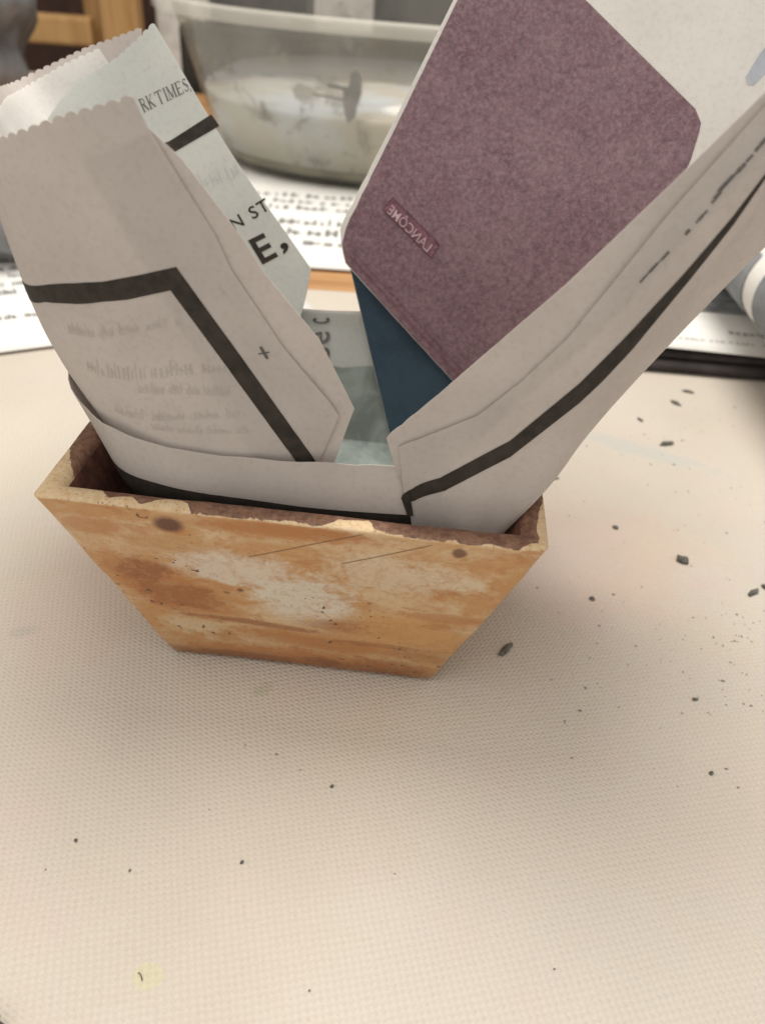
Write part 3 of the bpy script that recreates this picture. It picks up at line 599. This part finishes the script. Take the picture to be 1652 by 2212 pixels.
rb = sheet('right_back', 'purple_rear_flap', K['right_back_out'] + [(1, .50), (1, 1), (.002, 1)], MAT['newsprint_white'], liner, 50, 50)
tag(rb, 'white rear flap almost covered by a mottled purple print')
ink('right_back', 'purple_print', K['purple_ink'], MAT['purple'], rb, 1, 50, 50, .0002)
MAT['plum_panel'] = plain('plum_panel', (0.185, 0.092, 0.115), .7, .2, .3, 900)
ink('right_back', 'printed_patch', K['bluepatch'], MAT['bluegrey_ink'], rb, 1, 50, 50)
for fk in ('fold1', 'fold2'): ink('right_back', 'fold_line', K[fk], MAT['plum_panel'], rb, 1, 80, 80, .0004)
bx = K['lanbox']; outl = []
def rr(x0, y0, x1, y1): return [(x0, y0), (x1, y0), (x1, y1), (x0, y1)]
letters('right_back', 'label_panel', rects([rr(0, 0, 1, 1)]), bx, MAT['plum_panel'], rb, 1, (0, 1, 0, 1), .0005)
letters('right_back', 'label_frame', rects([rr(0, 0, 1, .05), rr(0, .93, 1, .99), rr(0, .05, .015, .93), rr(.985, .05, 1, .93)]), bx, plain('plum_frame', (0.14, 0.062, 0.08), .7, .2, .3, 900), rb, 1, (0, 1, 0, 1), .00055)
letters('right_back', 'label_lettering', glyphs('LANCÔME', .004, 1.0), K['lan'], MAT['pale_ink'], rb, 1, None, .0006)
bl = sheet('blue', 'dark_blue_inner_flap', K['blue_out'] + [(.13, .02), (.95, .02), (.95, .95)], MAT['newsprint'], liner, 24, 24)
tag(bl, 'inner flap printed solid dark blue below the purple flap')
ink('blue', 'blue_print', [(s + .004 if s < .5 else s - .004, min(max(t, .03), .98)) for s, t in K['blue_out'] + [(.13, .02), (.95, .02), (.95, .94)]], MAT['blue'], bl, 1, 24, 24)

# ------------------------------------------------------------------ newspapers lying on the table
def flat_page(name, corner, ang, w, h, z, mat, wav=.0008, nx=24, ny=18, parent=None):
    ax = Vector((math.cos(ang), math.sin(ang), 0)); ay = Vector((-ax.y, ax.x, 0)); c0 = Vector((*corner, z)); V, F = [], []
    for j in range(ny + 1):
        for i in range(nx + 1):
            p = c0 + ax * w * i / nx + ay * h * j / ny
            p.z += wav * (1 + noise.noise(p * 14)); V.append(p)
    for j in range(ny):
        for i in range(nx):
            a = j * (nx + 1) + i; F.append([a, a + 1, a + nx + 2, a + nx + 1])
    o = link(name, mesh(name, V, F), mat, parent); md = o.modifiers.new('thickness', 'SOLIDIFY'); md.thickness = .0002
    def at(u, v_):
        p = c0 + ax * w * u + ay * h * v_; p.z += wav * (1 + noise.noise(p * 14)) + .0004; return p
    return o, at
def print_on(at, part, VF, box, mat, parent):
    V, F = VF
    pts = [at(box[0] + (box[2] - box[0]) * x, box[1] + (box[3] - box[1]) * y) for x, y in V]
    return link(part, mesh(part, pts, F), mat, parent)
def text_rows(at, parent, box, rows, n, mat, seed, hh=(.45, .8)):
    for r in range(rows):
        y0 = box[1] + (box[3] - box[1]) * r / rows; y1 = y0 + (box[3] - box[1]) / rows * .62
        print_on(at, 'printed_line', words(n, seed + r, .06, .2, .03, hh), (box[0], y0, box[2], y1), mat, parent)

# page at the left, its corner showing between the flaps
pg, at = flat_page('newspaper_page', (-.022 - .88 * .34, .186 - .47 * .34), math.atan2(.47, .88), .34, .16, .0006, MAT['page'])
tag(pg, 'white newspaper page lying at the left behind the scalloped flap', 'newspaper')
text_rows(at, pg, (.40, .20, .66, .26), 1, .012, MAT['page_ink'], 60)
text_rows(at, pg, (.36, .38, .70, .70), 5, .008, MAT['photo_ink'], 64, (.6, 1))
# page under the tub
pg2, at = flat_page('newspaper_page', (-.33, .238), math.radians(2.0), .62, .30, .0004, MAT['page'], .0006, 30, 20)
tag(pg2, 'newspaper page with rows of small print lying under the clear tub', 'newspaper')
pg2.location.z = -.0015
text_rows(at, pg2, (.42, .17, .56, .30), 2, .035, MAT['page_ink'], 80)
text_rows(at, pg2, (.47, .115, .57, .150), 1, .10, MAT['page_ink'], 84)
text_rows(at, pg2, (.41, .33, .58, .46), 3, .03, MAT['photo_ink'], 88)
text_rows(at, pg2, (.70, .12, .98, .45), 6, .02, MAT['photo_ink'], 95)

# folded newspapers piled at the right
def folded(name, x0, y0, w, d, z, th, ang, mat, label):
    """a folded newspaper: several leaves wrapped round a rounded fold along its front edge"""
    root = empty(name, (x0, y0, z), ang)
    tag(root, label, 'newspaper')
    for q in range(3):
        r = th / 2 * (1 - .28 * q); V, F = [], []; n = 8; nx = 20
        for i in range(nx + 1):
            x = w * i / nx
            sec = [(d - .004 * q, th / 2 + r)] + [(d * .5, th / 2 + r)] + [(r - r * math.sin(math.pi * a / n) * 1.3 + .0008 * q, th / 2 + r * math.cos(math.pi * a / n)) for a in range(n + 1)] + [(d * .5, th / 2 - r), (d - .004 * q, th / 2 - r)]
            for y, zz in sec: V.append((x, y + .0015 * noise.noise(Vector((x * 20, q, 1))), zz + .0006 * noise.noise(Vector((x * 25, y * 25, q))) * (zz > th / 2)))
        m = n + 5
        for i in range(nx):
            for j in range(m - 1): F.append([i * m + j, (i + 1) * m + j, (i + 1) * m + j + 1, i * m + j + 1])
        o = link('leaf', mesh('leaf', V, F), mat[q % len(mat)], root); o.modifiers.new('t', 'SOLIDIFY').thickness = .0002
    return root
dark_page = paper_mat('dark_printed_page', (0.035, 0.032, 0.035), (0.075, 0.065, 0.065), .05)
gray_page = paper_mat('grey_printed_page', (0.22, 0.22, 0.23), (0.32, 0.32, 0.33), .05)
A = math.radians(-1.5)
folded('folded_newspaper', .085, .154, .36, .20, .0006, .0042, A, [dark_page, gray_page], 'dark printed folded newspaper at the bottom of the right hand pile')
fb = folded('folded_newspaper', .080, .157, .36, .20, .0052, .0030, A + .01, [dark_page, MAT['page']], 'black edged folded newspaper in the middle of the right hand pile')
pg3, at = flat_page('newspaper_page', (.075, .156), A, .36, .20, .0094, MAT['page'], .0012)
tag(pg3, 'bright white newspaper page on top of the right hand pile', 'newspaper')
text_rows(at, pg3, (.24, .10, .34, .135), 1, .05, MAT['photo_ink'], 120)
text_rows(at, pg3, (.15, .05, .34, .065), 1, .02, MAT['pale_ink'] if False else MAT['photo_ink'], 121)
letters_v = rects([rr(0, 0, 1, 1)])
print_on(at, 'printed_photo', rects([rr(a_ / 12, b_ / 8, a_ / 12 + 1 / 12, b_ / 8 + 1 / 8) for a_ in range(12) for b_ in range(8)]), (.05, .22, .80, .72), MAT['photo_ink'], pg3)
# rolled newspaper on the pile
def roll(name, p0, p1, r, label, mats, strips):
    root = empty(name, (0, 0, 0)); tag(root, label, 'newspaper')
    p0, p1 = Vector(p0), Vector(p1); ax = (p1 - p0).normalized(); sd = ax.cross(Vector((0, 0, 1))).normalized(); un = sd.cross(ax)
    L = (p1 - p0).length
    def pt(a, t, rr_):
        rad = rr_ * (1 + .05 * noise.noise(Vector((a * 1.3, t * 3, 2)))); return p0 + ax * (L * t) + sd * (math.cos(a) * rad) + un * (math.sin(a) * rad * .82)
    V, F = [], []; na, nt = 90, 16
    for i in range(na + 1):
        a = -1.2 + 4.6 * math.pi * i / na; rr_ = r * (1 - .30 * i / na)
        for j in range(nt + 1): V.append(pt(a, j / nt, rr_))
    for i in range(na):
        for j in range(nt): F.append([i * (nt + 1) + j, (i + 1) * (nt + 1) + j, (i + 1) * (nt + 1) + j + 1, i * (nt + 1) + j + 1])
    o = link('rolled_sheet', mesh('rolled_sheet', V, F), mats[0], root); o.modifiers.new('t', 'SOLIDIFY').thickness = .0003
    for (a0, a1, t0, t1, m) in strips:
        V, F = [], []
        for i in range(13):
            for j in range(9):
                a = a0 + (a1 - a0) * i / 12; fi = (a + 1.2) / (4.6 * math.pi) ; V.append(pt(a, t0 + (t1 - t0) * j / 8, r * (1 - .30 * max(0, fi)) + .0008))
        for i in range(12):
            for j in range(8): F.append([i * 9 + j, (i + 1) * 9 + j, (i + 1) * 9 + j + 1, i * 9 + j + 1])
        link('printed_photo', mesh('printed_photo', V, F), m, root)
    return root
grey_photo = plain('grey_photo_print', (0.20, 0.21, 0.225), .7, .3, .25, 60)
roll('rolled_newspaper', (.181, .085, .0410), (.181, .460, .0410), .030, 'rolled newspaper with grey photo print lying on the right hand pile', [MAT['page']],
     [(2.62, 3.9, .03, .150, grey_photo), (2.62, 3.9, .185, .36, grey_photo), (1.3, 2.42, .05, .20, grey_photo), (1.3, 2.42, .235, .5, grey_photo), (1.3, 3.9, .56, .8, grey_photo)])
roll('rolled_newspaper', (-.40, .235, .022), (-.165, .225, .022), .021, 'dark grey rolled newspaper at the left edge behind the scalloped flap', [gray_page],
     [(.2, 1.2, .1, .9, grey_photo)])

# ------------------------------------------------------------------ clear plastic tub
k = N('clear_plastic'); tcv = k.n('ShaderNodeTexCoord').outputs['Object']
tr = k.n('ShaderNodeBsdfTransparent'); tr.inputs[0].default_value = (0.90, 0.90, 0.86, 1)
gl = k.n('ShaderNodeBsdfGlossy'); gl.inputs['Roughness'].default_value = .12
df = k.n('ShaderNodeBsdfDiffuse'); df.inputs[0].default_value = (0.66, 0.64, 0.58, 1)
lw = k.n('ShaderNodeLayerWeight'); lw.inputs[0].default_value = .35; frv = k.math('MULTIPLY_ADD', k.math('POWER', lw.outputs['Facing'], 3.0), .35, .03)
sm = k.noise(tcv, 42, 5, .65, .8); haze_f = k.math('ADD', k.math('MULTIPLY', k.rng(k.noise(tcv, 10, 3), .35, .7), .10), .05)
m1 = k.n('ShaderNodeMixShader'); k.l(haze_f, m1.inputs[0]); k.l(tr.outputs[0], m1.inputs[1]); k.l(df.outputs[0], m1.inputs[2])
d2 = k.n('ShaderNodeBsdfDiffuse'); d2.inputs[0].default_value = (0.20, 0.18, 0.145, 1)
sx2 = k.n('ShaderNodeSeparateXYZ'); k.l(tcv, sx2.inputs[0])
smf = k.math('MULTIPLY', k.math('MULTIPLY', k.rng(sm, .53, .62), k.rng(sx2.outputs[0], .04, -.13)), .60)   # dried slip at one end
m2 = k.n('ShaderNodeMixShader'); k.l(smf, m2.inputs[0]); k.l(m1.outputs[0], m2.inputs[1]); k.l(d2.outputs[0], m2.inputs[2])
m3 = k.n('ShaderNodeMixShader'); k.l(frv, m3.inputs[0]); k.l(m2.outputs[0], m3.inputs[1]); k.l(gl.outputs[0], m3.inputs[2])
k.l(m3.outputs[0], k.out.inputs[0]); MAT['plastic'] = k.m
k = N('frosted_rim'); tr = k.n('ShaderNodeBsdfTransparent'); mx = k.n('ShaderNodeMixShader'); mx.inputs[0].default_value = .40
k.color((0.70, 0.68, 0.61)); k.set(.3, .5); k.l(tr.outputs[0], mx.inputs[1]); k.l(k.b.outputs[0], mx.inputs[2]); k.l(mx.outputs[0], k.out.inputs[0]); MAT['tub_rim'] = k.m
k = N('cloudy_water'); v = k.coord(); g = k.noise(v, 14, 4); g2 = k.noise(v, 40, 3)
c = k.mix(k.rng(g, .35, .65), (0.47, 0.435, 0.375), (0.49, 0.52, 0.56)); c = k.mix(k.math('MULTIPLY', k.rng(g2, .5, .7), .4), c, (0.33, 0.31, 0.27)); k.color(c); k.set(.10, .5); MAT['water'] = k.m
MAT['slip'] = plain('olive_slip', (0.20, 0.19, 0.14), .6, .3, .3, 40)
def sup(a, b, n, z, m=72):
    out = []
    for i in range(m):
        t = 2 * math.pi * i / m; c_, s_ = math.cos(t), math.sin(t)
        out.append(Vector((a * math.copysign(abs(c_) ** (2 / n), c_), b * math.copysign(abs(s_) ** (2 / n), s_), z)))
    return out
def loft(name, rings_, mat, parent, cap0=False, cap1=False):
    m = len(rings_[0]); V = [p for r in rings_ for p in r]; F = []
    for q in range(len(rings_) - 1):
        for i in range(m): F.append([q * m + i, q * m + (i + 1) % m, (q + 1) * m + (i + 1) % m, (q + 1) * m + i])
    if cap0: F.append(list(range(m))[::-1])
    if cap1: F.append([(len(rings_) - 1) * m + i for i in range(m)])
    return link(name, mesh(name, V, F), mat, parent)
TZ = .0018
tub = tag(empty('plastic_tub', (.045, .512, TZ), math.radians(-2)), 'large clear plastic tub of cloudy water behind the newspaper flaps', 'tub')
def dims(z): f = z / .100; return .168 + .030 * f, .122 + .024 * f
loft('tub_wall', [sup(.155, .110, 3, .0005)] + [sup(*dims(z), 3, z) for z in (.003, .01, .03, .05, .07, .09, .096)], MAT['plastic'], tub, True)
a, b = dims(.098)
loft('tub_rim', [sup(a, b, 3, .0965), sup(a + .002, b + .002, 3, .0995), sup(a + .010, b + .010, 3, .1000), sup(a + .011, b + .011, 3, .0985), sup(a + .0108, b + .0108, 3, .0920)], MAT['tub_rim'], tub)
def ins(z): a_, b_ = dims(z); return a_ - .003, b_ - .003
loft('water', [sup(*ins(z), 3, z) for z in (.0095, .03, .038, .0445)], MAT['water'], tub, True, True)
loft('sediment', [sup(.150, .106, 3, .002), sup(*ins(.004), 3, .004), sup(*ins(.009), 3, .009)], MAT['slip'], tub, True, True)
# leaf shaped scrap stuck against the inside of the tub
bm = bmesh.new(); prof2 = [(.0015, .015), (.0045, .011), (.0058, .003), (.0042, -.003), (.0040, -.010), (.0005, -.0145), (-.0025, -.010), (-.0040, -.005), (-.0052, .002), (-.0024, .006), (-.0022, .012)]
fv = [bm.verts.new((x, 0, z)) for x, z in prof2]; f0 = bm.faces.new(fv)
g3 = bmesh.ops.extrude_face_region(bm, geom=[f0]); bmesh.ops.translate(bm, verts=[q for q in g3['geom'] if isinstance(q, bmesh.types.BMVert)], vec=(0, .0015, 0))
bm_box(bm, (-.013, .001, -.002), (.020, .0014, .0014), 0, .02); bm_box(bm, (-.009, .001, .004), (.012, .0014, .0020))
sc = from_bm('leaf_scrap', bm, plain('dark_scrap', (0.20, 0.195, 0.18), .7, .2)); sc.location = (-.022, .3735, .060); sc.rotation_euler = (math.radians(-13), math.radians(6), 0)
tag(sc, 'dark leaf shaped scrap with a thin stem stuck on the clear tub', 'scrap')

# ------------------------------------------------------------------ things beyond the table, out of focus
k = N('chair_wood'); v = k.coord((14, 14, 1.5)); g = k.noise(v, 5, 5, .6, .3)
k.color(k.mix(k.rng(g, .3, .7), (0.42, 0.235, 0.085), (0.58, 0.36, 0.155))); k.set(.4, .4); MAT['chair'] = k.m
chair = tag(empty('wooden_chair', (-.40, .92, -.45)), 'honey coloured wooden chair behind the table at the upper left', 'chair')
def part(name, c_, s_, mat, parent, bev=.004, rot=0.0):
    bm = bmesh.new(); bm_box(bm, c_, s_, bev, rot); return from_bm(name, bm, mat, parent)
for x in (.075, -.33): part('back_post', (x, 0, .30), (.042, .03, .60), MAT['chair'], chair)
part('back_post', (.035, .045, .36), (.030, .03, .72), MAT['chair'], chair)
part('back_rail', (-.14, .0, .465), (.36, .022, .030), MAT['chair'], chair)
part('back_rail', (-.14, .0, .545), (.36, .022, .035), MAT['chair'], chair)
part('seat', (-.13, .21, .02), (.44, .40, .03), MAT['chair'], chair)
dark = plain('dark_cabinet', (0.028, 0.026, 0.024), .5, .3, .3)
cab = part('dark_cabinet', (-.62, 1.42, -.27), (.9, .35, .9), plain('brown_cabinet', (0.055, 0.028, 0.020), .5, .3), None, .01)
tag(cab, 'dark brown cabinet behind the wooden chair', 'cabinet')
b1 = part('dark_box', (-.1425, .80, .055), (.095, .08, .17), dark, None, .005); tag(b1, 'tall dark grey box above the clear tub rim', 'box')
b2 = part('dark_box', (.03, .80, .055), (.12, .08, .17), dark, None, .005); tag(b2, 'dark box behind the tub beside the purple flap', 'box')
b3 = part('dark_tray', (-.05, .735, .0), (.32, .04, .106), dark, None, .004); tag(b3, 'long low dark tray seen through the clear tub', 'tray')
wb = part('white_box', (.02, .98, .06), (.62, .10, .30), plain('white_card', (0.66, 0.65, 0.62), .7, .2), None, .006); tag(wb, 'pale box standing behind the two dark boxes', 'box')
shelf = part('side_table', (.05, .90, -.055), (.70, .40, .03), MAT['table_wood'], None, .004); tag(shelf, 'wooden side table carrying the boxes beyond the tub', 'side table')
for x in (-.31, .31):
    for y in (-.17, .17): part('leg', (.05 + x, .90 + y, -.40), (.035, .035, .66), MAT['table_wood'], shelf, .003)
# grey cloth
V, F = [], []
for i in range(33):
    for j in range(25):
        a = 2 * math.pi * j / 24; t = i / 32
        r = .042 + .016 * noise.noise(Vector((math.cos(a) * 1.6, math.sin(a) * 1.6, t * 4))) + .006 * math.sin(t * 22 + 2 * math.sin(a))
        V.append((r * math.cos(a) * 1.1 + .02 * math.sin(t * 2), r * math.sin(a), -.002 + .19 * t))
for i in range(32):
    for j in range(24): F.append([i * 25 + j, i * 25 + j + 1, (i + 1) * 25 + j + 1, (i + 1) * 25 + j])
F.append([32 * 25 + j for j in range(24)]); F.append([j for j in range(24)][::-1])
k = N('grey_denim'); v = k.coord(); g = k.noise(v, 30, 5); g2 = k.noise(v, 900, 2)
k.color(k.mix(k.rng(g, .3, .7), (0.13, 0.135, 0.145), (0.27, 0.275, 0.285))); k.set(.9, .1); k.bump(g2, .4, .001)
cl = link('grey_cloth', mesh('grey_cloth', V, F), k.m); cl.location = (-.362, .60, .004)
tag(cl, 'bunched grey cloth standing at the far upper left of the table', 'cloth')
pb = part('pale_board', (-.40, .655, .005), (.16, .045, .009), plain('pale_board', (0.62, 0.50, 0.42), .6, .3), None, .002); tag(pb, 'pale pinkish board at the far table edge below the grey cloth', 'board')
wall = mesh('back_wall', [(-3, 2.6, -1.2), (3, 2.6, -1.2), (3, 2.6, 2.2), (-3, 2.6, 2.2)], [[0, 1, 2, 3]])
tag(link('back_wall', wall, plain('wall_paint', (0.42, 0.36, 0.30), .9, .1, .08, 3), smooth=False), kind='structure')
flr = mesh('floor', [(-3, -1, -.75), (3, -1, -.75), (3, 2.6, -.75), (-3, 2.6, -.75)], [[0, 1, 2, 3]])
tag(link('floor', flr, plain('floor_boards', (0.20, 0.12, 0.07), .5, .3, .2, 5), smooth=False), kind='structure')

# ------------------------------------------------------------------ crumbs of clay on the canvas
clay = plain('dry_grey_clay', (0.14, 0.133, 0.12), .85, .15, .35, 900)
def crumb(x, y, l, w, h, rot, label, seed, name='clay_crumb'):
    bm = bmesh.new(); bmesh.ops.create_icosphere(bm, subdivisions=3, radius=1)
    for q in bm.verts:
        n_ = 1 + 0.42 * noise.noise(q.co * 1.5 + Vector((seed * 3.1, 0, 0))) + .22 * noise.noise(q.co * 4.5 + Vector((seed, 0, 0)))
        q.co = Vector((q.co.x * l * n_, q.co.y * w * n_, max(-.55, q.co.z * n_) * h))
    o = from_bm(name, bm, clay, None, True); o.location = (x, y, h * .5 + .0001); o.rotation_euler.z = rot
    if label: tag(o, label, 'clay crumb', 'clay crumbs on the canvas')
    return o
big = [
 (.1065, .0225, .0020, .0013, .0011, -.5, 'thick rounded dark crumb alone on the canvas right of the pot'),
 (.0500, -.0205, .0031, .0009, .0006, .95, 'long grey sliver lying beside the lower right edge of the pot'),
 (.1180, .0920, .0030, .0010, .0008, .35, 'long black crumb above the bluish smear on the canvas'),
 (.1290, .1250, .0022, .0009, .0007, -.8, 'short dark crumb just in front of the newspaper pile, nearer one of two'),
 (.1370, .1360, .0022, .0008, .0006, -.3, 'thin dark crumb closest to the dark newspaper pile'),
 (.1240, .0100, .0023, .0008, .0006, .6, 'slim slanted crumb near the right edge of the photo'),
 (.1290, .0130, .0014, .0011, .0007, .2, 'stubby crumb cut by the right edge of the photo'),
 (.1115, .1090, .0014, .0006, .0005, -1.0, 'tiny upright sliver of clay between the striped flap and the pile'),
 (.0725, .0630, .0018, .0007, .0003, .2, 'flat greenish flake beside the right rim corner of the pot'),
 (.0890, .0370, .0009, .0006, .0005, -.6, 'small crumb upper right of the pot corner, left of the rounded one'),
 (.0760, .0020, .0008, .0006, .0005, -.4, 'small dot of clay between the pot and the rounded crumb'),
 (.0960, -.0330, .0007, .0004, .0004, .1, 'small dark crumb low at the right beyond the sliver'),
 (.0940, -.0550, .0005, .0004, .0005, .0, 'lone dark speck near the right edge below the other crumbs'),
 (.0090, -.0660, .0004, .0003, .0004, .8, 'lone speck in the pot shadow in front of the pot'),
 (-.0405, -.0830, .0003, .0003, .0004, .0, 'lone speck on the lower left of the canvas'),
 (-.0070, -.0850, .0004, .0003, .0004, .7, 'speck on the canvas at the lower centre left'),
]
for i, q in enumerate(big): crumb(*q, i + 1)
V, F = [], []; rd = random.Random(11)
for i in range(262):
    x, y = rd.uniform(.055, .155), rd.uniform(-.060, .13)
    if i % 3 == 0: x, y = rd.gauss(.115, .014), rd.gauss(-.018, .014)
    if i > 246: x, y = rd.uniform(-.07, .12), rd.uniform(-.13, -.05)
    if x < .058 and y > -.05: continue
    r = rd.choice((.00014, .00018, .0002, .00022, .00035)) * rd.uniform(.7, 1.2); b_ = len(V); st_ = rd.uniform(.7, 1.7)
    for j in range(6): V.append((x + r * st_ * math.cos(j * 1.05), y + r * math.sin(j * 1.05), .0001))
    V.append((x, y, .0001 + r * .8))
    F += [[b_ + j, b_ + (j + 1) % 6, b_ + 6] for j in range(6)]
tag(link('clay_dust', mesh('clay_dust', V, F), plain('clay_dust', (0.24, 0.225, 0.20), .9, .1), smooth=False), 'fine grey clay specks scattered over the canvas', 'clay dust', kind='stuff')
# curled dark hair on the yellow stain
V, F = [], []
for i in range(11):
    t = i / 10; p = Vector((-.0213 + .0011 * t, -.1070 - .0012 * t * t - .0002, .0002 + .0003 * math.sin(math.pi * t)))
    for j in range(5): V.append(p + Vector((.00010 * math.cos(j * 1.257), .00010 * math.sin(j * 1.257) * .5, .00010 * math.sin(j * 1.257))))
for i in range(10):
    for j in range(5): F.append([i * 5 + j, i * 5 + (j + 1) % 5, (i + 1) * 5 + (j + 1) % 5, (i + 1) * 5 + j])
tag(link('dark_fibre', mesh('dark_fibre', V, F), MAT['ink']), 'short curled black fibre on the yellowish stain', 'fibre')
lump = crumb(-.0510, -.1225, .011, .006, .004, .3, None, 40, 'clay_lump'); tag(lump, 'dark blurred clay lump at the lower left corner', 'clay lump')
